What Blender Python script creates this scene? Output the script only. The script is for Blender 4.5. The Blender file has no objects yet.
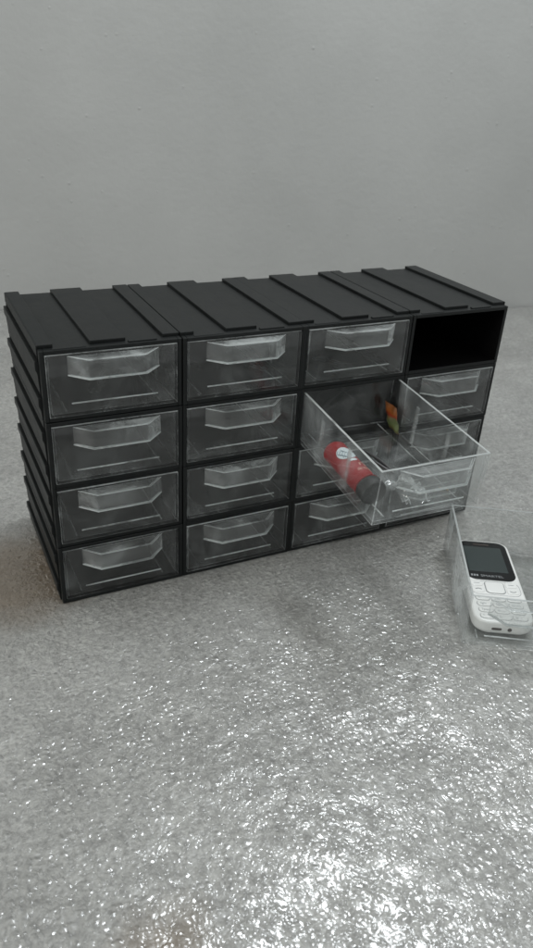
import bpy, bmesh, math, random
import numpy as np
from mathutils import Vector, Matrix, Euler, noise
random.seed(7)
S = 0.01                      # everything below is in centimetres
scene = bpy.context.scene
C = scene.collection

# ------------------------------------------------------------------ helpers
def link(o, parent=None):
    C.objects.link(o)
    if parent: o.parent = parent
    return o

def tag(o, label=None, cat=None, kind=None, group=None):
    if label: o['label'] = label
    if cat: o['category'] = cat
    if kind: o['kind'] = kind
    if group: o['group'] = group
    return o

def obj(name, bm, mats, parent=None, loc=None, rot=None, smooth=None):
    me = bpy.data.meshes.new(name)
    bmesh.ops.recalc_face_normals(bm, faces=bm.faces)
    bmesh.ops.scale(bm, vec=(S, S, S), verts=bm.verts)
    bm.to_mesh(me); bm.free()
    for m in (mats if isinstance(mats, (list, tuple)) else [mats]): me.materials.append(m)
    if smooth is not None:
        me.shade_smooth()
        me.set_sharp_from_angle(angle=math.radians(smooth))
    o = bpy.data.objects.new(name, me)
    if loc: o.location = Vector(loc) * S
    if rot: o.rotation_euler = rot
    return link(o, parent)

def empty(name, loc, rot=(0, 0, 0)):
    o = bpy.data.objects.new(name, None)
    o.location = Vector(loc) * S; o.rotation_euler = rot
    o.empty_display_size = .02
    return link(o)

def bx(bm, x0, x1, y0, y1, z0, z1, mi=0):
    v = [bm.verts.new(p) for p in ((x0,y0,z0),(x1,y0,z0),(x1,y1,z0),(x0,y1,z0),(x0,y0,z1),(x1,y0,z1),(x1,y1,z1),(x0,y1,z1))]
    for f in ((0,3,2,1),(4,5,6,7),(0,1,5,4),(1,2,6,5),(2,3,7,6),(3,0,4,7)):
        g = bm.faces.new([v[i] for i in f]); g.material_index = mi
    return v

def prism(bm, prof, a0, a1, axis='y'):
    """closed profile (list of 2D points) swept from a0 to a1 along an axis"""
    def P(p, a):
        return (p[0], a, p[1]) if axis == 'y' else ((a, p[0], p[1]) if axis == 'x' else (p[0], p[1], a))
    A = [bm.verts.new(P(p, a0)) for p in prof]; B = [bm.verts.new(P(p, a1)) for p in prof]
    n = len(prof)
    bm.faces.new(A); bm.faces.new(B[::-1])
    for i in range(n): bm.faces.new((A[i], B[i], B[(i+1) % n], A[(i+1) % n]))

def bevel(bm, off, seg=2, edges=None):
    bmesh.ops.bevel(bm, geom=list(edges if edges is not None else bm.edges), offset=off, segments=seg, profile=.6, affect='EDGES', clamp_overlap=True)

def tube(bm, pts, r, n=10):
    rings = []
    for i, p in enumerate(pts):
        p = Vector(p)
        d = (Vector(pts[min(i+1, len(pts)-1)]) - Vector(pts[max(i-1, 0)])).normalized()
        a = d.orthogonal().normalized() if i == 0 else (a - d * a.dot(d)).normalized()
        b = d.cross(a)
        rr = r[i] if isinstance(r, (list, tuple)) else r
        rings.append([bm.verts.new(p + (a*math.cos(t*2*math.pi/n) + b*math.sin(t*2*math.pi/n))*rr) for t in range(n)])
    for q in range(len(rings)-1):
        for t in range(n):
            bm.faces.new((rings[q][t], rings[q][(t+1) % n], rings[q+1][(t+1) % n], rings[q+1][t]))
    bm.faces.new(rings[0][::-1]); bm.faces.new(rings[-1])

# ------------------------------------------------------------------ materials
def newmat(name):
    m = bpy.data.materials.new(name); m.use_nodes = True
    nt = m.node_tree; nt.nodes.clear()
    out = nt.nodes.new('ShaderNodeOutputMaterial')
    def N(t, **kw):
        n = nt.nodes.new('ShaderNode' + t)
        for k, v in kw.items():
            if hasattr(n, k) and not k[0].isupper(): setattr(n, k, v)
            else: n.inputs[k.replace('_', ' ')].default_value = v
        return n
    L = nt.links.new
    return m, nt, out, N, L

def ramp(N, L, src, stops):
    r = N('ValToRGB')
    e = r.color_ramp.elements
    while len(e) < len(stops): e.new(.5)
    for k, (p, c) in zip(e, stops):
        k.position = p; k.color = (c, c, c, 1) if isinstance(c, (int, float)) else (*c, 1)
    L(src, r.inputs[0]); return r

def principled(name, col, rough, bump=None, spec=.5, coat=0, var=None, metal=0, sss=0):
    """bump=(scale, strength, distance)  var=(scale, low, high) multiplies colour"""
    m, nt, out, N, L = newmat(name)
    p = N('BsdfPrincipled'); p.inputs['Base Color'].default_value = (*col, 1)
    p.inputs['Roughness'].default_value = rough; p.inputs['Specular IOR Level'].default_value = spec
    p.inputs['Coat Weight'].default_value = coat; p.inputs['Metallic'].default_value = metal
    L(p.outputs[0], out.inputs[0])
    tc = N('TexCoord')
    if bump:
        n = N('TexNoise', Scale=bump[0], Detail=4.0); L(tc.outputs['Object'], n.inputs['Vector'])
        b = N('Bump', Strength=bump[1], Distance=bump[2]); L(n.outputs[0], b.inputs['Height']); L(b.outputs[0], p.inputs['Normal'])
    if var:
        n = N('TexNoise', Scale=var[0], Detail=6.0, Roughness=.6); L(tc.outputs['Object'], n.inputs['Vector'])
        r = ramp(N, L, n.outputs[0], ((.3, tuple(c*var[1] for c in col)), (.7, tuple(c*var[2] for c in col))))
        L(r.outputs[0], p.inputs['Base Color'])
    return m

def clear(name, milk=.06, tint=.96, rough=.05, scratch=1.0, milk_col=(.75, .78, .78)):
    """thin clear polystyrene: see-through with Fresnel reflections, faint haze and scuffs"""
    m, nt, out, N, L = newmat(name)
    tc = N('TexCoord')
    tr = N('BsdfTransparent'); tr.inputs[0].default_value = (tint, tint*1.005, tint*1.002, 1)
    df = N('BsdfDiffuse'); df.inputs[0].default_value = (*milk_col, 1)
    tl = N('BsdfTranslucent'); tl.inputs[0].default_value = (*milk_col, 1)
    dm = N('MixShader'); dm.inputs[0].default_value = .62
    L(df.outputs[0], dm.inputs[1]); L(tl.outputs[0], dm.inputs[2])
    # haze: cloudy scuffing plus fine streaks
    oi = N('ObjectInfo'); off = N('VectorMath', operation='MULTIPLY_ADD'); L(oi.outputs['Random'], off.inputs[0]); off.inputs[1].default_value = (3, 5, 7); L(tc.outputs['Object'], off.inputs[2])
    n1 = N('TexNoise', Scale=24.0, Detail=7.0, Roughness=.68, Distortion=.6); L(off.outputs[0], n1.inputs['Vector'])
    r1 = ramp(N, L, n1.outputs[0], ((.38, .2), (.53, .8), (.68, 3.2)))
    mp = N('Mapping'); mp.inputs['Scale'].default_value = (60, 60, 900); mp.inputs['Rotation'].default_value = (.3, .5, .2)
    L(off.outputs[0], mp.inputs[0])
    n2 = N('TexNoise', Scale=1.0, Detail=3.0); L(mp.outputs[0], n2.inputs['Vector'])
    r2 = ramp(N, L, n2.outputs[0], ((.62, 0.), (.72, 1.0)))
    add = N('Math', operation='MULTIPLY_ADD'); L(r2.outputs[0], add.inputs[0]); add.inputs[1].default_value = .8*scratch; L(r1.outputs[0], add.inputs[2])
    fac = N('Math', operation='MULTIPLY'); L(add.outputs[0], fac.inputs[0]); fac.inputs[1].default_value = milk
    ge = N('NewGeometry'); dp = N('VectorMath', operation='DOT_PRODUCT'); L(ge.outputs['Normal'], dp.inputs[0]); L(ge.outputs['Incoming'], dp.inputs[1])
    ab = N('Math', operation='ABSOLUTE'); L(dp.outputs['Value'], ab.inputs[0])
    mxm = N('Math', operation='MAXIMUM'); L(ab.outputs[0], mxm.inputs[0]); mxm.inputs[1].default_value = .18
    pw = N('Math', operation='POWER'); L(mxm.outputs[0], pw.inputs[0]); pw.inputs[1].default_value = 1.6
    dv = N('Math', operation='DIVIDE'); L(fac.outputs[0], dv.inputs[0]); L(pw.outputs[0], dv.inputs[1]); dv.use_clamp = True
    fac = dv
    m1 = N('MixShader'); L(fac.outputs[0], m1.inputs[0]); L(tr.outputs[0], m1.inputs[1]); L(dm.outputs[0], m1.inputs[2])
    gl = N('BsdfGlossy', Roughness=rough)
    b = N('Bump', Strength=.05, Distance=.0004)
    n3 = N('TexNoise', Scale=45.0, Detail=3.0); L(tc.outputs['Object'], n3.inputs['Vector']); L(n3.outputs[0], b.inputs['Height']); L(b.outputs[0], gl.inputs['Normal'])
    fr = N('Fresnel', IOR=1.5)
    # same reflectance from either side of the wall
    geo = N('NewGeometry')
    io = N('Math', operation='MULTIPLY_ADD'); L(geo.outputs['Backfacing'], io.inputs[0]); io.inputs[1].default_value = -.8333; io.inputs[2].default_value = 1.5; L(io.outputs[0], fr.inputs['IOR'])
    m2 = N('MixShader'); L(fr.outputs[0], m2.inputs[0]); L(m1.outputs[0], m2.inputs[1]); L(gl.outputs[0], m2.inputs[2])
    L(m2.outputs[0], out.inputs[0])
    return m

M = {}
def black_plastic(name, col, rough, dusty):
    m, nt, out, N, L = newmat(name)
    p = N('BsdfPrincipled'); p.inputs['Specular IOR Level'].default_value = .27
    L(p.outputs[0], out.inputs[0])
    tc = N('TexCoord')
    oi = N('ObjectInfo'); off = N('VectorMath', operation='MULTIPLY_ADD'); L(oi.outputs['Random'], off.inputs[0]); off.inputs[1].default_value = (3, 5, 7); L(tc.outputs['Object'], off.inputs[2])
    n = N('TexNoise', Scale=22.0, Detail=8.0, Roughness=.68); L(off.outputs[0], n.inputs['Vector'])
    r = ramp(N, L, n.outputs[0], ((.3, col), (.8, tuple(c*dusty + .0015 for c in col)))); L(r.outputs[0], p.inputs['Base Color'])
    rr = ramp(N, L, n.outputs[0], ((.3, rough-.06), (.7, rough+.08))); L(rr.outputs[0], p.inputs['Roughness'])
    mp = N('Mapping'); mp.inputs['Scale'].default_value = (500, 60, 500); L(tc.outputs['Object'], mp.inputs[0])
    n2 = N('TexNoise', Scale=1.0, Detail=3.0); L(mp.outputs[0], n2.inputs['Vector'])
    b = N('Bump', Strength=.25, Distance=.0004); L(n2.outputs[0], b.inputs['Height']); L(b.outputs[0], p.inputs['Normal'])
    return m
M['black'] = black_plastic('black_plastic', (.0032, .004, .004), .46, 2.2)
M['black_shade'] = principled('black_plastic_shade', (.0022, .0022, .0024), .7, spec=.08)  # same plastic, darker: shade inside housings and slots put into the colour
M['clear'] = clear('clear_polystyrene', milk=.030)
M['clear_handle'] = clear('clear_polystyrene_handle', milk=.062, scratch=.3, rough=.05)
M['clear_rim_glow'] = clear('clear_polystyrene_rim_glow', milk=.20, tint=.85, scratch=.3, rough=.1)  # extra haze paints light gathered in the edges; tint paints edge darkening
M['clear_top_glow'] = clear('clear_polystyrene_top_glow', milk=.7, tint=.85, scratch=.3, rough=.1)  # heavier haze paints the bright glow of the top edges
M['clear_edge_glow'] = clear('clear_polystyrene_edge_glow', milk=.75, tint=.85, scratch=.3, rough=.1)  # near-white haze paints the glow along handle edges and ledge
M['film'] = clear('clear_film', milk=.16, rough=.06)
M['phone_white'] = principled('white_phone_plastic', (.80, .80, .785), .28, spec=.5, coat=.2)
M['phone_bezel'] = principled('black_phone_glass', (.006, .007, .008), .12, spec=.35)
M['phone_screen'] = principled('dark_lcd', (.035, .046, .046), .2, spec=.4)
M['key_line'] = principled('grey_key_print', (.22, .23, .24), .5)
M['grey_print'] = principled('light_print', (.26, .27, .28), .5)
M['port'] = principled('port_dark', (.05, .035, .03), .5)
M['red'] = principled('red_wrapper', (.27, .001, .003), .5, bump=(90, .25, .001), var=(60, .8, 1.15))
M['cap'] = principled('dark_grey_cap', (.011, .010, .009), .6, var=(120, .6, 1.5), bump=(150, .4, .001))
M['emblem'] = principled('pale_emblem', (.62, .70, .72), .45)
M['emblem_line'] = principled('emblem_lines', (.20, .27, .30), .45)
M['cream'] = principled('cream_print', (.68, .42, .33), .5)
M['brass'] = principled('brass', (.62, .47, .28), .3, metal=1)
M['steel'] = principled('dark_steel', (.10, .10, .10), .35, metal=.8)

def sachet_mat():
    m, nt, out, N, L = newmat('printed_sachet')
    p = N('BsdfPrincipled', Roughness=.4); L(p.outputs[0], out.inputs[0])
    tc = N('TexCoord'); sx = N('SeparateXYZ'); L(tc.outputs['Object'], sx.inputs[0])
    n = N('TexNoise', Scale=110.0, Detail=2.0); L(tc.outputs['Object'], n.inputs['Vector'])
    a = N('Math', operation='MULTIPLY_ADD'); L(n.outputs[0], a.inputs[0]); a.inputs[1].default_value = .012; L(sx.outputs['Z'], a.inputs[2])
    r = ramp(N, L, N('MapRange').outputs[0], ((0, 0), (1, 1)))
    mr = N('MapRange'); mr.inputs['From Min'].default_value = .006; mr.inputs['From Max'].default_value = .034; L(a.outputs[0], mr.inputs['Value'])
    r = ramp(N, L, mr.outputs[0], ((0, (.07, .012, .008)), (.18, (.10, .12, .04)), (.36, (.08, .10, .04)), (.48, (.22, .02, .010)), (.62, (.26, .075, .012)), (1, (.07, .04, .018))))
    L(r.outputs[0], p.inputs['Base Color'])
    return m
M['sachet'] = sachet_mat()

# ------------------------------------------------------------------ drawer unit geometry
W, H, D = 10.0, 5.217, 13.95
HT = 4*H

def housing_bm(top, left, right):
    bm = bmesh.new()
    g = .015                                     # hair gap between modules
    t = .3
    x0, x1, z0, z1 = g, W-g, g, H-g
    # tube with open front: outer + inner shells
    bx(bm, x0, x0+t, 0, D, z0, z1); bx(bm, x1-t, x1, 0, D, z0, z1)
    bx(bm, x0+t, x1-t, 0.0, D, z0, z0+t); bx(bm, x0+t, x1-t, 0.0, D, z1-t, z1)
    bm2 = bmesh.new(); bx(bm2, x0+t, x1-t, D-.25, D-.01, z0+t, z1-t, 1)
    me = bpy.data.meshes.new('t'); bm2.to_mesh(me); bm2.free(); bm.from_mesh(me); bpy.data.meshes.remove(me)
    # small corner blocks in the mouth
    e = []
    bevel(bm, .035, 1)
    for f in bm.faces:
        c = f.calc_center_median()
        if x0+.2 < c.x < x1-.2 and z0+.2 < c.z < z1-.2 and c.y > .06: f.material_index = 1  # inner walls get the shade-dark black
    rb = bmesh.new(); sb = bmesh.new()
    hh = .24
    if top:
        for a, b in ((g, 1.05), (3.55, 6.05), (8.75, W-g)):
            bx(rb, a, b, .62, D+.06, z1-.02, z1+hh)
        bx(rb, 6.15, 8.2, .18, .50, z1-.02, z1+.10)        # thin catch behind the front lip
        bx(rb, .9, 3.2, .12, .34, z1-.02, z1+.05)
    for side, on in ((0, left), (1, right)):
        if not on: continue
        mir = (lambda p: (p[0]+x0+.02, p[1])) if side == 0 else (lambda p: (W-p[0]-x0-.02, p[1]))
        zt_ = z1+hh if top else z1
        cuts = [z0, H-3.53, H-.86, zt_]
        for q in range(3):
            lo = cuts[q] + (.34 if q else 0); hi = cuts[q+1]
            if q < 2:   # plate whose upper edge swells into a rib above the slot
                pr = [(0, lo), (-.10, lo), (-.12, hi-.95), (-.27, hi-.62), (-.27, hi), (0, hi)]
            else: pr = [(0, lo), (-.10, lo), (-.10, hi), (0, hi)]
            prism(rb, [mir(p) for p in pr], .55, D+(.06 if q < 2 else .02))
        for zz in cuts[1:3]:
            for f in bx(sb, *sorted((mir((-.06, 0))[0], mir((.01, 0))[0])), .57, D-.01, zz-.01, zz+.35, 1): pass  # near-black strip stands in for the shade deep in the slot
    if len(rb.verts):
        bevel(rb, .03, 1)
        me = bpy.data.meshes.new('t'); rb.to_mesh(me); bm.from_mesh(me); bpy.data.meshes.remove(me)
    rb.free()
    me = bpy.data.meshes.new('t'); sb.to_mesh(me); bm.from_mesh(me); bpy.data.meshes.remove(me); sb.free()
    return bm

DW, DH, DD = 9.28, 4.56, 13.3
def open_box(bm, x0, x1, y0, y1, z0, z1, t):
    o = [bm.verts.new(p) for p in ((x0,y0,z0),(x1,y0,z0),(x1,y1,z0),(x0,y1,z0),(x0,y0,z1),(x1,y0,z1),(x1,y1,z1),(x0,y1,z1))]
    a, b, c, d = x0+t, x1-t, y0+t, y1-t
    i = [bm.verts.new(p) for p in ((a,c,z0+t),(b,c,z0+t),(b,d,z0+t),(a,d,z0+t),(a,c,z1),(b,c,z1),(b,d,z1),(a,d,z1))]
    F = bm.faces.new
    F((o[0],o[3],o[2],o[1])); F((i[0],i[1],i[2],i[3]))
    for k in range(4):
        n = (k+1) % 4
        F((o[k],o[n],o[n+4],o[k+4])); F((i[n],i[k],i[k+4],i[n+4]))
        f = F((o[k+4],o[n+4],i[n+4],i[k+4])); f.material_index = 1

def drawer_meshes():
    d = {}
    bm = bmesh.new(); open_box(bm, 0, DW, 0, DD, 0, DH, .17); bevel(bm, .05, 2)
    for f in bm.faces:
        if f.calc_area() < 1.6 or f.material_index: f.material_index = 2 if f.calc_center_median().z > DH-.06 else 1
    d['body'] = bm
    # handle: trapezoid pull, open underneath
    bm = bmesh.new()
    t = .13; zt, zb = 4.42, 3.02
    path = [(1.45, -.004), (2.65, -1.18), (6.65, -1.18), (7.9, -.004)]
    inn = [(1.45+t*1.5, -.004), (2.65+t*.45, -1.18+t), (6.65-t*.45, -1.18+t), (7.9-t*1.5, -.004)]
    prof = path + inn[::-1]
    prism(bm, prof, zb, zt, 'z')
    prism(bm, [(1.45+t*1.6, -.006), (2.65+t*.5, -1.18+t+.004), (6.65-t*.5, -1.18+t+.004), (7.9-t*1.6, -.006)], zt-.14, zt-.03, 'z')
    bevel(bm, .03, 2)
    bm.normal_update()
    for f in bm.faces:
        c = f.calc_center_median()
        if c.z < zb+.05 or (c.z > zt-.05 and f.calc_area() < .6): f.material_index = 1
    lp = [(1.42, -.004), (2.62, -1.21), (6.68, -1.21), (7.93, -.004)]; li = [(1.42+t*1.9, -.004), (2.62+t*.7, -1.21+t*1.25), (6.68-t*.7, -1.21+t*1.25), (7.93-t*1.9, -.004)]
    b2 = bmesh.new(); prism(b2, lp + li[::-1], zb-.03, zb+.075, 'z'); bevel(b2, .03, 2)  # bead added to carry the painted glow of the handle's lower edge
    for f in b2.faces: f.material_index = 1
    me = bpy.data.meshes.new('t'); b2.to_mesh(me); b2.free(); bm.from_mesh(me); bpy.data.meshes.remove(me)
    d['handle'] = bm
    bm = bmesh.new(); bx(bm, 1.55, 7.75, -.07, -.003, .92, 1.02); bevel(bm, .025, 2); d['label_ledge'] = bm
    # moulded slot for a divider: two ribs on one backing strip
    bm = bmesh.new()
    prism(bm, [(.172, -.22), (.27, -.22), (.27, -.12), (.19, -.12), (.19, .12), (.27, .12), (.27, .22), (.172, .22)], .18, 3.65, 'z')
    bevel(bm, .015, 1); d['divider_slot'] = bm
    bm = bmesh.new(); bx(bm, -.05, .05, .5, DD-.5, .172, .235)
    bevel(bm, .02, 1); d['floor_ridge'] = bm
    return d

PIECES = [('handle', (0, 0, 0), 0), ('label_ledge', (0, 0, 0), 0), ('floor_ridge', (1.25, 0, 0), 0), ('floor_ridge', (DW-1.25, 0, 0), 0)]
for yy in (4.6, 9.0): PIECES += [('divider_slot', (0, yy, 0), 0), ('divider_slot', (DW, yy, 0), math.pi)]
proto = {}
def make_drawer(parent, loc, rot=None, name='drawer'):
    """the first call makes the meshes, later calls share them"""
    if not proto:
        dm = drawer_meshes()
        mats = {'body': [M['clear'], M['clear_rim_glow'], M['clear_top_glow']], 'handle': [M['clear_handle'], M['clear_edge_glow']], 'label_ledge': M['clear_edge_glow'], 'divider_slot': M['clear_handle'], 'floor_ridge': M['clear_rim_glow']}
        for k in dm:
            o = obj(k, dm[k], mats[k], smooth=40); proto[k] = o.data; bpy.data.objects.remove(o)
    o = link(bpy.data.objects.new(name, proto['body']), parent)
    o.location = Vector(loc)*S; o.rotation_euler = rot or (0, 0, 0)
    for k, p, rz in PIECES:
        c = link(bpy.data.objects.new(k, proto[k]), o); c.location = Vector(p)*S; c.rotation_euler = (0, 0, rz)
    return o

cab = tag(empty('drawer_cabinet', (0, 0, 0)), 'black storage cabinet of sixteen stacked housings with clear plastic drawers', 'drawer cabinet')
hp = {}
for row in range(4):
    for col in range(4):
        key = (row == 3, col == 0, col == 3)
        if key not in hp:
            hp[key] = h = obj('housing', housing_bm(*key), [M['black'], M['black_shade']], cab)
        else:
            h = hp[key].copy(); C.objects.link(h); h.parent = cab
        jx, jy = random.uniform(-.04, .04), random.uniform(-.05, .05)
        if (row, col) == (3, 3): h['label'] = 'empty housing with its drawer taken out'
        h.location = Vector((col*W + (0 if row == 0 else jx), jy, row*H))*S
        if (row, col) == (3, 3): continue
        if (row, col) == (2, 2): continue
        make_drawer(cab, (col*W + .36 + jx, random.uniform(-.05, .06)-.02, row*H+.325), rot=(0, 0, random.uniform(-.002, .002)))
odr = make_drawer(cab, (20.06, -11.63, 9.76), rot=(.078, 0, -.031))
odr['label'] = 'clear drawer pulled far out and tipping down at the front'
ODM = Matrix.Translation(Vector((20.06, -11.63, 9.76))) @ Euler((.078, 0, -.031)).to_matrix().to_4x4()

YAW = math.atan2(-.519, .855)
RO = Vector((26.92, -15.82, 0.02))
rdr = make_drawer(None, RO, rot=(0, 0, YAW), name='storage_drawer')
tag(rdr, None, 'drawer')
rdr['label'] = 'clear plastic drawer lying on the bubble wrap with the white phone inside it'
RM = Matrix.Translation(RO) @ Matrix.Rotation(YAW, 4, 'Z')

# ------------------------------------------------------------------ phone
def rrect(w, l, r0, r1, n=8):
    """rounded rectangle outline, bottom corner radius r0, top corner radius r1"""
    pts = []
    for cx, cy, r, a0 in ((w-r0, r0, r0, -90), (w-r1, l-r1, r1, 0), (r1, l-r1, r1, 90), (r0, r0, r0, 180)):
        for k in range(n+1):
            a = math.radians(a0 + 90*k/n); pts.append((cx+r*math.cos(a), cy+r*math.sin(a)))
    return pts

def slab(w, l, h, r0, r1, fillet=.2, x=0, y=0, z=0, seg=4, low=None, bow=0):
    bm = bmesh.new()
    base = rrect(w, l, r0, r1)
    cx, cy = w/2, l/2
    rings = []
    lo = fillet if low is None else low
    levels = [(0+lo*(1-math.cos(t*math.pi/2/seg)), lo*(1-math.sin(t*math.pi/2/seg))) for t in range(seg+1)]
    levels += [(h-fillet*(1-math.sin(t*math.pi/2/seg)), fillet*(1-math.cos(t*math.pi/2/seg))) for t in range(seg+1)]
    for zz, ins in levels:
        ring = []
        for px, py in base:
            sx = (w/2-ins)/(w/2); sy = (l/2-ins)/(l/2)
            ring.append(bm.verts.new((x+cx+(px-cx)*sx, y+cy+(py-cy)*sy, z+zz)))
        rings.append(ring)
    n = len(base)
    for a, b in zip(rings, rings[1:]):
        for k in range(n): bm.faces.new((a[k], a[(k+1) % n], b[(k+1) % n], b[k]))
    bm.faces.new(rings[0][::-1]); bm.faces.new(rings[-1])
    return bm

def text_bm(body, size, depth=.01, shear=0):
    cu = bpy.data.curves.new('t', 'FONT'); cu.body = body; cu.size = size; cu.extrude = depth; cu.shear = shear
    cu.align_x = 'LEFT'; cu.resolution_u = 3
    o = bpy.data.objects.new('t', cu); C.objects.link(o)
    dg = bpy.context.evaluated_depsgraph_get(); dg.update()
    me = bpy.data.meshes.new_from_object(o.evaluated_get(dg))
    bm = bmesh.new(); bm.from_mesh(me)
    bpy.data.objects.remove(o); bpy.data.curves.remove(cu); bpy.data.meshes.remove(me)
    return bm

pm = RM @ Matrix.Translation(Vector((.98, 1.05, .2))) @ Matrix.Rotation(math.radians(1.6), 4, 'Z')
phone = empty('mobile_phone', pm.translation, pm.to_euler())
tag(phone, 'white bar phone with black screen surround lying in the loose clear drawer', 'phone')
PW, PL, PH = 4.7, 11.55, 1.25
obj('body', slab(PW, PL, PH, 1.15, .95, fillet=.22, low=.45), M['phone_white'], phone, smooth=50)
bz = obj('screen_surround', slab(4.16, 5.75, .04, .85, .8, fillet=.03, x=.27, y=5.5, z=PH-.01), M['phone_bezel'], phone, smooth=50)
obj('screen', slab(3.3, 3.75, .012, .08, .08, fillet=.01, x=.62, y=6.65, z=PH+.031), M['phone_screen'], bz, smooth=50)
tb = text_bm('SMARTEL', .46, .006)
bmesh.ops.scale(tb, vec=(1.02, .85, 1), verts=tb.verts)
bmesh.ops.translate(tb, vec=(1.45, 5.92, PH+.036), verts=tb.verts)
obj('brand_lettering', tb, M['grey_print'], bz)
tb = bmesh.new()
for k in range(3): bx(tb, .66+k*.22, .82+k*.22, 5.94, 6.2, PH+.03, PH+.038)
obj('logo', tb, M['grey_print'], bz)
bm = bmesh.new(); prism(bm, [(p[0]+1.6, p[1]+10.72) for p in rrect(1.4, .16, .07, .07)], PH+.02, PH+.036, 'z')
obj('earpiece', bm, M['port'], bz)
# control keys
def outline(w, l, r, x, y, z, t=.035, h=.02):
    bm = bmesh.new()
    a = [(p[0]+x, p[1]+y) for p in rrect(w, l, r, r)]
    cx, cy = x+w/2, y+l/2
    b = [(cx+(p[0]-cx)*(w-2*t)/w, cy+(p[1]-cy)*(l-2*t)/l) for p in a]
    A = [bm.verts.new((*p, z)) for p in a]; B = [bm.verts.new((*p, z)) for p in b]
    A2 = [bm.verts.new((*p, z+h)) for p in a]; B2 = [bm.verts.new((*p, z+h)) for p in b]
    n = len(a)
    for i in range(n):
        j = (i+1) % n
        bm.faces.new((A2[i], A2[j], B2[j], B2[i])); bm.faces.new((A[i], A[j], A2[j], A2[i])); bm.faces.new((B[j], B[i], B2[i], B2[j]))
    return bm
nk = obj('navigation_key', slab(1.5, 1.5, .07, .35, .3, fillet=.05, x=1.6, y=3.75, z=PH-.01), M['phone_white'], phone, smooth=50)
obj('key_outline', outline(1.62, 1.62, .38, 1.54, 3.69, PH-.008, .05), M['key_line'], nk)
obj('control_panel_outline', outline(4.1, 1.85, .6, .3, 3.5, PH-.010, .03), M['key_line'], phone)
for kx in (.45, 3.25):
    for ky, mark in ((4.62, 'soft'), (3.78, 'call')):
        k = obj('control_key', slab(.98, .68, .06, .2, .2, fillet=.04, x=kx, y=ky, z=PH-.01), M['phone_white'], phone, smooth=50)
        bm = bmesh.new()
        if mark == 'soft': bx(bm, kx+.26, kx+.72, ky+.3, ky+.345, PH+.045, PH+.058)
        else:
            tube(bm, [(kx+.25+.5*t/6, ky+.28+.1*math.sin(math.pi*t/6)*(1 if kx < 1 else -1)+.03, PH+.05) for t in range(7)], .035, 6)
        obj('key_print', bm, M['key_line'], k)
letters = ['1', '2abc', '3def', '4ghi', '5jkl', '6mno', '7pqrs', '8tuv', '9wxyz', '*', '0', '#']
for r_ in range(4):
    for c_ in range(3):
        x = .52 + c_*1.26; y = 2.72 - r_*.76 + (0 if c_ != 1 else -.06)
        k = obj('keypad_key', slab(1.12, .6, .07, .26, .26, fillet=.05, x=x, y=y, z=PH-.01), M['phone_white'], phone, smooth=50)
        tb = text_bm(letters[r_*3+c_], .33, .004)
        bmesh.ops.scale(tb, vec=(.95, 1, 1), verts=tb.verts)
        bmesh.ops.translate(tb, vec=(x+.2, y+.18, PH+.06), verts=tb.verts)
        obj('key_print', tb, M['key_line'], k)
        obj('key_outline', outline(1.18, .66, .28, x-.03, y-.03, PH-.012, .03), M['key_line'], k)
bm = bmesh.new(); prism(bm, [(p[0]+1.35, p[1]+.5) for p in rrect(.78, .24, .1, .1)], -.012, .05, 'y'); obj('usb_port', bm, M['port'], phone)
bm = bmesh.new(); prism(bm, [(2.75+.17*math.cos(a*math.pi/8), .62+.17*math.sin(a*math.pi/8)) for a in range(16)], -.012, .05, 'y'); obj('audio_jack', bm, M['port'], phone)

# ------------------------------------------------------------------ things in the open drawer (local drawer coordinates)
def in_drawer(p): return ODM @ Vector(p)
def place(name, p, rz, rx=0):
    m = ODM @ Matrix.Translation(Vector(p)) @ Matrix.Rotation(rz, 4, 'Z') @ Matrix.Rotation(rx, 4, 'X')
    return empty(name, m.translation, m.to_euler())
# red tube: axis along local +y, from cap (y=0) to rounded end
R0, TL = .98, 6.6
def on_tube(a, y, r=R0): return (r*math.sin(a), y*.82, R0 + r*.94*math.cos(a))
rt = place('red_tube', (1.22, 2.0, .20), math.radians(.8))
tag(rt, 'red plastic tube with dark grey cap lying in the pulled out drawer', 'tube')
def lathe(rings, n=28):
    bm = bmesh.new(); rr = []
    for y, r in rings: rr.append([bm.verts.new(on_tube(2*math.pi*k/n, y, r)) for k in range(n)])
    for a, b in zip(rr, rr[1:]):
        for k in range(n): bm.faces.new((a[k], a[(k+1) % n], b[(k+1) % n], b[k]))
    bm.faces.new(rr[0]); bm.faces.new(rr[-1][::-1]); return bm
body = lathe([(1.25, 1.0), (1.3, 1.1), (1.6, R0), (3, R0*1.01), (5, R0), (6.6, R0*.99), (7.4, 1.02), (7.8, .86), (8.05, .6), (8.15, .3)])
bmesh.ops.subdivide_edges(body, edges=body.edges[:], cuts=1)
for v in body.verts: v.co += Vector((1, 0, .6))*noise.noise(v.co*1.1)*.05
obj('body', body, M['red'], rt, smooth=50)
obj('cap', lathe([(0, .8), (.08, 1.0), (.25, 1.08), (1.1, 1.1), (1.22, 1.02)]), M['cap'], rt, smooth=40)
def decal(bm, a_c, y_c, r=R0+.035):
    for v in bm.verts:
        a = a_c + v.co.x/R0; v.co = Vector(on_tube(a, y_c + v.co.y, r + v.co.z))
    return bm
def disc(rx, ry, n=28, rings=5):
    bm = bmesh.new(); c = bm.verts.new((0, 0, 0)); prev = None
    for q in range(1, rings+1):
        ring = [bm.verts.new((rx*q/rings*math.cos(2*math.pi*k/n), ry*q/rings*math.sin(2*math.pi*k/n), 0)) for k in range(n)]
        for k in range(n):
            if prev is None: bm.faces.new((c, ring[k], ring[(k+1) % n]))
            else: bm.faces.new((prev[k], ring[k], ring[(k+1) % n], prev[(k+1) % n]))
        prev = ring
    return bm
em = obj('emblem', decal(disc(.78, .95), -.05, 5.45), M['emblem'], rt)
bm = bmesh.new()
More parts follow.
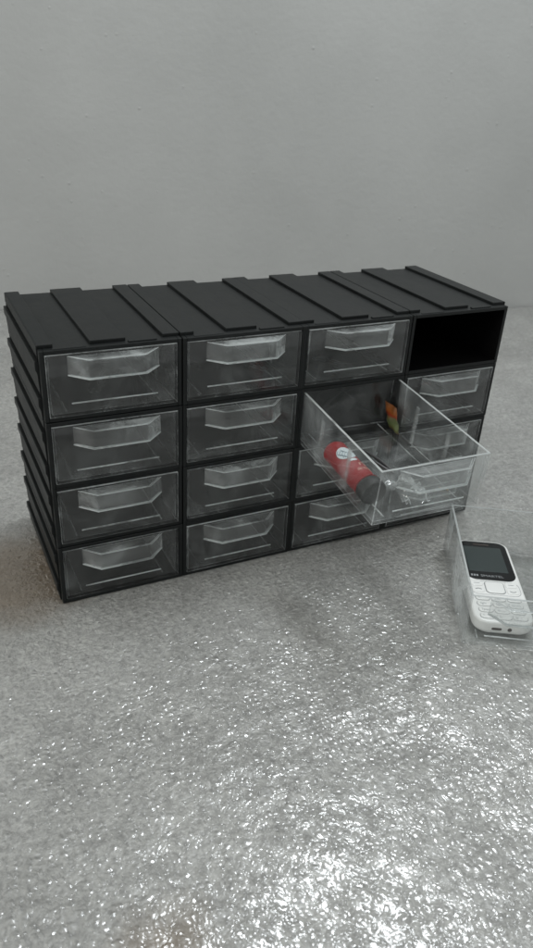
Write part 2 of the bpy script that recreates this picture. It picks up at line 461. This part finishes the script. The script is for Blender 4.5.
for q in range(5):
    tube(bm, [(-.5+.1*q+.16*math.sin(t*1.1+q), -.6+.2*t-.06*q, .01) for t in range(7)], .028, 5)
obj('emblem_drawing', decal(bm, -.05, 5.45), M['emblem_line'], em)
obj('small_emblem', decal(disc(.34, .2), .0, 4.2), M['emblem'], rt)
for body_, sz, ax, yy in (('r3', .95, .0, 3.15), ('==E-', .8, -.45, 2.35)):
    tb = text_bm(body_, sz, .004, .2)
    bmesh.ops.scale(tb, vec=(1.0, 1, 1), verts=tb.verts)
    obj('lettering', decal(tb, ax, yy), M['cream'], rt)

# printed sachet near the right rear wall
sp = in_drawer((DW-.62, 11.3, .19))
bm = bmesh.new()
nx, nz = 12, 16
def sv(i, k, s):
    u, w = i/nx, k/nz
    edge = min(u, 1-u, w, 1-w)*2
    th = .28*math.sqrt(max(edge, 0))
    p = Vector((s*th + .35*(1-w), (u-.5)*1.7 + .5*w, w*2.4))
    return p + Vector((noise.noise(p*1.6), noise.noise(p*1.6+Vector((5, 0, 0)))*.6, noise.noise(p*1.3+Vector((0, 7, 0)))*.6))*.16
A = [[bm.verts.new(sv(i, k, 1)) for k in range(nz+1)] for i in range(nx+1)]
B = [[bm.verts.new(sv(i, k, -1)) for k in range(nz+1)] for i in range(nx+1)]
for i in range(nx):
    for k in range(nz):
        bm.faces.new((A[i][k], A[i+1][k], A[i+1][k+1], A[i][k+1])); bm.faces.new((B[i][k], B[i][k+1], B[i+1][k+1], B[i+1][k]))
bmesh.ops.remove_doubles(bm, verts=bm.verts, dist=.02)
sa = obj('printed_sachet', bm, M['sachet'], None, sp - Vector((.25, 0, 0)), rot=(0, 0, 0), smooth=80)
tag(sa, 'small orange and green printed sachet leaning at the rear right of the open drawer', 'sachet')

# crumpled clear film pouch near the front left
bm = bmesh.new()
n = 14
g = [[None]*(n+1) for _ in range(n+1)]
for i in range(n+1):
    for k in range(n+1):
        u, w = i/n, k/n
        p = Vector((u*2.7, w*3.2, .35 + .9*math.sin(math.pi*w)*math.sin(math.pi*min(1, u*1.1+.1))))
        q = p*1.1
        p += Vector((noise.noise(q)*.35, noise.noise(q+Vector((9, 0, 0)))*.35, abs(noise.noise(q*1.3+Vector((0, 4, 0))))*1.1))
        g[i][k] = bm.verts.new(p)
for i in range(n):
    for k in range(n): bm.faces.new((g[i][k], g[i+1][k], g[i+1][k+1], g[i][k+1]))
r_ = bmesh.ops.solidify(bm, geom=bm.faces[:], thickness=.03)
fo = obj('plastic_pouch', bm, M['film'], None, in_drawer((3.1, .5, .1)), rot=(math.radians(6), 0, 0), smooth=60)
tag(fo, 'crumpled clear plastic pouch beside the red tube in the open drawer', 'plastic pouch')

# small brass screw
sc_ = place('brass_screw', (7.9, 2.1, .30), math.radians(60))
tag(sc_, 'tiny brass screw on the floor of the open drawer', 'screw')
bm = bmesh.new(); tube(bm, [(0, y*.07, .0) for y in range(10)], [.085 if y % 2 else .055 for y in range(9)]+[.02], 8); obj('shank', bm, M['brass'], sc_, smooth=40)
bm = bmesh.new(); tube(bm, [(0, -.14, 0), (0, -.1, 0), (0, 0, 0)], [.1, .17, .08], 12); obj('screw_head', bm, M['brass'], sc_, smooth=40)

# dark metal clip: a bent two-legged tool
tw = place('metal_tweezers', (5.0, 5.2, .25), math.radians(14))
tag(tw, 'dark bent metal tweezers lying behind the clear pouch in the open drawer', 'tweezers')
for s in (-1, 1):
    bm = bmesh.new(); tube(bm, [(s*.25*math.sin(math.pi*t/8), t*.5, .08+.02*t) for t in range(9)], [.07, .1, .12, .13, .13, .12, .12, .1, .08], 8)
    obj('arm', bm, M['steel'], tw, smooth=50)

# ------------------------------------------------------------------ table, bubble wrap, wall
def wrap_mat():
    m, nt, out, N, L = newmat('bubble_wrap_film')
    p = N('BsdfPrincipled', Roughness=.33); p.inputs['Specular IOR Level'].default_value = .8
    p.inputs['Coat Weight'].default_value = 1.0; p.inputs['Coat Roughness'].default_value = .1; p.inputs['Coat IOR'].default_value = 1.75
    L(p.outputs[0], out.inputs[0])
    tc = N('TexCoord')
    n = N('TexNoise', Scale=9.0, Detail=7.0, Roughness=.7); L(tc.outputs['Object'], n.inputs['Vector'])
    c = ramp(N, L, n.outputs[0], ((.3, (.235, .232, .220)), (.7, (.37, .366, .348))))
    cf = N('TexNoise', Scale=250.0, Detail=3.0, Roughness=.7, Distortion=.8); L(tc.outputs['Object'], cf.inputs['Vector'])
    cfr = ramp(N, L, cf.outputs[0], ((.35, .72), (.66, 1.3)))  # fine mottle: film pattern plus shading of bubbles put into the colour
    cmx = N('VectorMath', operation='MULTIPLY'); L(c.outputs[0], cmx.inputs[0]); L(cfr.outputs[0], cmx.inputs[1])
    # brownish patch by the left side of the cabinet, stain by the front edge
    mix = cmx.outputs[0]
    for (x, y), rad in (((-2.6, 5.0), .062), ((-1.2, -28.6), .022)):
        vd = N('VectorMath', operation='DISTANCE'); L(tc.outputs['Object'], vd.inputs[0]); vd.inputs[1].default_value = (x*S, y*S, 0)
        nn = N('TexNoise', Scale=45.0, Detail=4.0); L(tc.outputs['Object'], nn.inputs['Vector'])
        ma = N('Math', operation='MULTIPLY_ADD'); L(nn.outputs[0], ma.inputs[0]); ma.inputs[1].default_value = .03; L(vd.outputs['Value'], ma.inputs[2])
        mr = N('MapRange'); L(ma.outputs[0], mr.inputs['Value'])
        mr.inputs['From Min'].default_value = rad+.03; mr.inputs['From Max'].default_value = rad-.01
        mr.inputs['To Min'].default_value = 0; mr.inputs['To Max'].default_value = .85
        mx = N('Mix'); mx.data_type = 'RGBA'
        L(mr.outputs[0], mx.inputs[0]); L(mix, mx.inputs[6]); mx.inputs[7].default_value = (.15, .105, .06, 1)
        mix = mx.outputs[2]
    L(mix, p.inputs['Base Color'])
    # creased film: small cells, plus sparse sharp creases that catch any light
    nz = N('TexNoise', Scale=90.0, Detail=2.0); L(tc.outputs['Object'], nz.inputs['Vector'])
    av = N('VectorMath', operation='MULTIPLY_ADD'); L(nz.outputs['Color'], av.inputs[0]); av.inputs[1].default_value = (.008, .008, 0); L(tc.outputs['Object'], av.inputs[2])
    v = N('TexVoronoi', Scale=600.0, Randomness=1.0); v.feature = 'SMOOTH_F1'; L(av.outputs[0], v.inputs['Vector'])
    av2 = N('VectorMath', operation='MULTIPLY_ADD'); L(nz.outputs['Color'], av2.inputs[0]); av2.inputs[1].default_value = (.0075, .0075, 0); L(tc.outputs['Object'], av2.inputs[2])
    v2 = N('TexVoronoi', Scale=215.0, Randomness=.6); L(av2.outputs[0], v2.inputs['Vector'])
    vb = ramp(N, L, v2.outputs['Distance'], ((0, 1.), (.14, .93), (.32, .55), (.52, .0)))
    cn = N('TexNoise', Scale=290.0, Detail=2.0, Roughness=.6, Distortion=1.6); L(av.outputs[0], cn.inputs['Vector'])
    cs = N('Math', operation='SUBTRACT'); L(cn.outputs[0], cs.inputs[0]); cs.inputs[1].default_value = .5
    ca = N('Math', operation='ABSOLUTE'); L(cs.outputs[0], ca.inputs[0])
    cr = ramp(N, L, ca.outputs[0], ((0, 1.), (.07, 0.)))
    km = N('TexNoise', Scale=55.0, Detail=3.0, Roughness=.7); L(tc.outputs['Object'], km.inputs['Vector'])
    kr = ramp(N, L, km.outputs[0], ((.45, 0.), (.56, 1.)))
    cm = N('Math', operation='MULTIPLY'); L(cr.outputs[0], cm.inputs[0]); L(kr.outputs[0], cm.inputs[1])
    b1 = N('Bump', Strength=.55, Distance=.00045); L(v.outputs['Distance'], b1.inputs['Height'])
    b2 = N('Bump', Strength=.6, Distance=.0007); L(vb.outputs[0], b2.inputs['Height']); L(b1.outputs[0], b2.inputs['Normal'])
    b4 = N('Bump', Strength=1.0, Distance=.0017); L(cm.outputs[0], b4.inputs['Height']); L(b2.outputs[0], b4.inputs['Normal'])
    b6 = N('Bump', Strength=.4, Distance=.0008); L(cm.outputs[0], b6.inputs['Height']); L(b2.outputs[0], b6.inputs['Normal'])
    b3 = N('Bump', Strength=.25, Distance=.0010); L(vb.outputs[0], b3.inputs['Height'])
    L(b6.outputs[0], p.inputs['Normal']); L(b4.outputs[0], p.inputs['Coat Normal'])
    return m
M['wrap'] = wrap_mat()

def axis_pts(a, f0, f1, b, c0, fine, c1):
    return np.concatenate([np.arange(a, f0, c0), np.arange(f0, f1, fine), np.arange(f1, b+c1, c1)])
xs = axis_pts(-60, -24, 50, 150, 1.5, .2, .7)
ys = axis_pts(-60, -44, 22, 84, 1.2, .2, .7)
X, Y = np.meshgrid(xs, ys)
def lattice(X, Y, sp):
    ang = .35; x = X*math.cos(ang)+Y*math.sin(ang); y = -X*math.sin(ang)+Y*math.cos(ang)
    best = np.full(X.shape, 9.); idx = np.zeros(X.shape)
    dy = sp*math.sqrt(3)/2
    for dj in (0, 1):
        j = np.floor(y/dy)+dj
        i = np.round((x - (j % 2)*sp/2)/sp)
        cx = i*sp + (j % 2)*sp/2; cy = j*dy
        d = np.hypot(x-cx, y-cy); t = d < best
        best = np.where(t, d, best); idx = np.where(t, np.sin(i*12.9898+j*78.233)*43758.5453, idx)
    return best, idx-np.floor(idx)
d, rnd = lattice(X, Y, 1.05)
dome = np.sqrt(np.clip(1-(d/.46)**2, 0, 1))*.02*(.2+.8*rnd)
rs = np.random.RandomState(3)
def waves(X, Y, k, n, amp):
    z = np.zeros_like(X)
    for _ in range(n):
        a = rs.uniform(0, 2*math.pi); f = k*rs.uniform(.5, 1.6)
        z += np.sin((X*math.cos(a)+Y*math.sin(a))*f + rs.uniform(0, 6.28))
    return z/n**.5*amp
Z = dome + waves(X, Y, .28, 9, .14) + waves(X, Y, .9, 9, .034) + waves(X, Y, 3.2, 12, .012)
# pressed flat under what stands on it
def inside(px, py, ox, oy, yaw, w, l, m):
    c, s = math.cos(yaw), math.sin(yaw)
    lx = (px-ox)*c + (py-oy)*s; ly = -(px-ox)*s + (py-oy)*c
    dx = np.maximum(np.maximum(-lx, lx-w), 0); dy = np.maximum(np.maximum(-ly, ly-l), 0)
    return np.clip(1-np.hypot(dx, dy)/m, 0, 1)
mk = np.maximum(inside(X, Y, 0, 0, 0, 40, 14, 1.5), inside(X, Y, 26.92, -15.82, YAW, DW, DD, 1.0))
Z = np.minimum(Z, .16) if False else Z
Z = Z - .14
Z = Z*(1-mk) + np.minimum(Z, -.03)*mk
wy = 82.3 - (X - 0)*.242          # wall line
Yc = np.minimum(Y, wy - .6 + .5*np.sin(X*.31) + .4*np.sin(X*.83))
verts = np.stack([X, Yc, Z], -1).reshape(-1, 3)*S
ny_, nx_ = X.shape
I = np.arange(ny_*nx_).reshape(ny_, nx_)
quads = np.stack([I[:-1, :-1], I[:-1, 1:], I[1:, 1:], I[1:, :-1]], -1).reshape(-1, 4)
keep = (np.abs(verts[quads[:, 0], 1] - verts[quads[:, 3], 1]) > 1e-5)
quads = quads[keep]
me = bpy.data.meshes.new('bubble_wrap')
me.vertices.add(len(verts)); me.vertices.foreach_set('co', verts.ravel())
me.loops.add(quads.size); me.loops.foreach_set('vertex_index', quads.ravel().astype(np.int32))
me.polygons.add(len(quads)); me.polygons.foreach_set('loop_start', np.arange(0, quads.size, 4, dtype=np.int32))
me.update(calc_edges=True); me.validate()
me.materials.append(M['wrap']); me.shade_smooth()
wrap = link(bpy.data.objects.new('bubble_wrap', me))
tag(wrap, 'sheet of crinkled clear bubble wrap spread under the cabinet and the loose drawer', 'bubble wrap')

bm = bmesh.new(); bx(bm, -90, 190, -90, 110, -3.5, -.75)
tbl = obj('table_surface', bm, principled('table_grey', (.30, .30, .29), .5, var=(6, .9, 1.1))); tag(tbl, kind='structure')

def wall_mat():
    m, nt, out, N, L = newmat('painted_wall')
    p = N('BsdfPrincipled', Roughness=.75); p.inputs['Specular IOR Level'].default_value = .25; L(p.outputs[0], out.inputs[0])
    tc = N('TexCoord')
    n = N('TexNoise', Scale=3.0, Detail=8.0, Roughness=.6); L(tc.outputs['Object'], n.inputs['Vector'])
    r = ramp(N, L, n.outputs[0], ((.3, (.37, .373, .365)), (.7, (.43, .433, .424)))); L(r.outputs[0], p.inputs['Base Color'])
    v = N('TexVoronoi', Scale=34.0, Randomness=1.0); L(tc.outputs['Object'], v.inputs['Vector'])
    rv = ramp(N, L, v.outputs['Distance'], ((.03, 1.), (.09, 0.)))
    v3 = N('TexNoise', Scale=110.0, Detail=3.0); L(tc.outputs['Object'], v3.inputs['Vector'])
    v4 = N('TexNoise', Scale=14.0, Detail=3.0); L(tc.outputs['Object'], v4.inputs['Vector'])
    r4 = ramp(N, L, v4.outputs[0], ((.42, 0.), (.5, 1.)))
    mu = N('Math', operation='MULTIPLY'); L(rv.outputs[0], mu.inputs[0]); L(r4.outputs[0], mu.inputs[1])
    b1 = N('Bump', Strength=.3, Distance=.0016); L(v3.outputs[0], b1.inputs['Height'])
    b2 = N('Bump', Strength=.35, Distance=.002); L(mu.outputs[0], b2.inputs['Height']); L(b1.outputs[0], b2.inputs['Normal'])
    L(b2.outputs[0], p.inputs['Normal'])
    return m
bm = bmesh.new()
a = [(-90, 82.3+90*.242), (190, 82.3-190*.242)]
prof = [a[0], a[1], (a[1][0]+1, a[1][1]+4), (a[0][0]+1, a[0][1]+4)]
prism(bm, prof, -2, 160, 'z')
wl = obj('wall', bm, wall_mat()); tag(wl, kind='structure')

# ------------------------------------------------------------------ light
w = bpy.data.worlds.new('World'); scene.world = w; w.use_nodes = True
bg = w.node_tree.nodes['Background']; bg.inputs[0].default_value = (.96, 1.0, .99, 1); bg.inputs[1].default_value = .68
def area(name, loc, target, sx, sy, power, col=(1, 1, 1)):
    l = bpy.data.lights.new(name, 'AREA'); l.shape = 'RECTANGLE'; l.size = sx*S; l.size_y = sy*S; l.energy = power; l.color = col
    o = bpy.data.objects.new(name, l); C.objects.link(o); o.location = Vector(loc)*S
    o.rotation_euler = (Vector(target)-Vector(loc)).to_track_quat('-Z', 'Y').to_euler()
    return o
area('ceiling_lamp', (74, 27, 150), (30, 0, 0), 58, 24, 11.0, (.92, .97, 1))

area('left_fill_light', (-170, -30, 95), (10, 0, 0), 40, 50, 12.0, (1, .98, .93))  # added unseen light; brightens cabinet side, handles and wrap glints

# ------------------------------------------------------------------ camera
cam = bpy.data.cameras.new('camera'); co = bpy.data.objects.new('camera', cam); C.objects.link(co)
co.location = Vector((-7.4477, -48.5079, 38.2831))*S
co.rotation_euler = (1.06910285, -.0525319, -.4438476)
cam.sensor_fit = 'HORIZONTAL'; cam.sensor_width = 36; cam.lens = 36*748.83/533
cam.clip_start = .01; cam.clip_end = 50
cam.dof.use_dof = True; cam.dof.focus_distance = .56; cam.dof.aperture_fstop = 20
scene.camera = co
scene.view_settings.view_transform = 'Standard'; scene.view_settings.look = 'None'
scene.view_settings.exposure = 0; scene.view_settings.gamma = 1
scene.render.engine = 'CYCLES'
scene.cycles.transparent_max_bounces = 40; scene.cycles.max_bounces = 10
scene.cycles.glossy_bounces = 5; scene.cycles.sample_clamp_indirect = 4
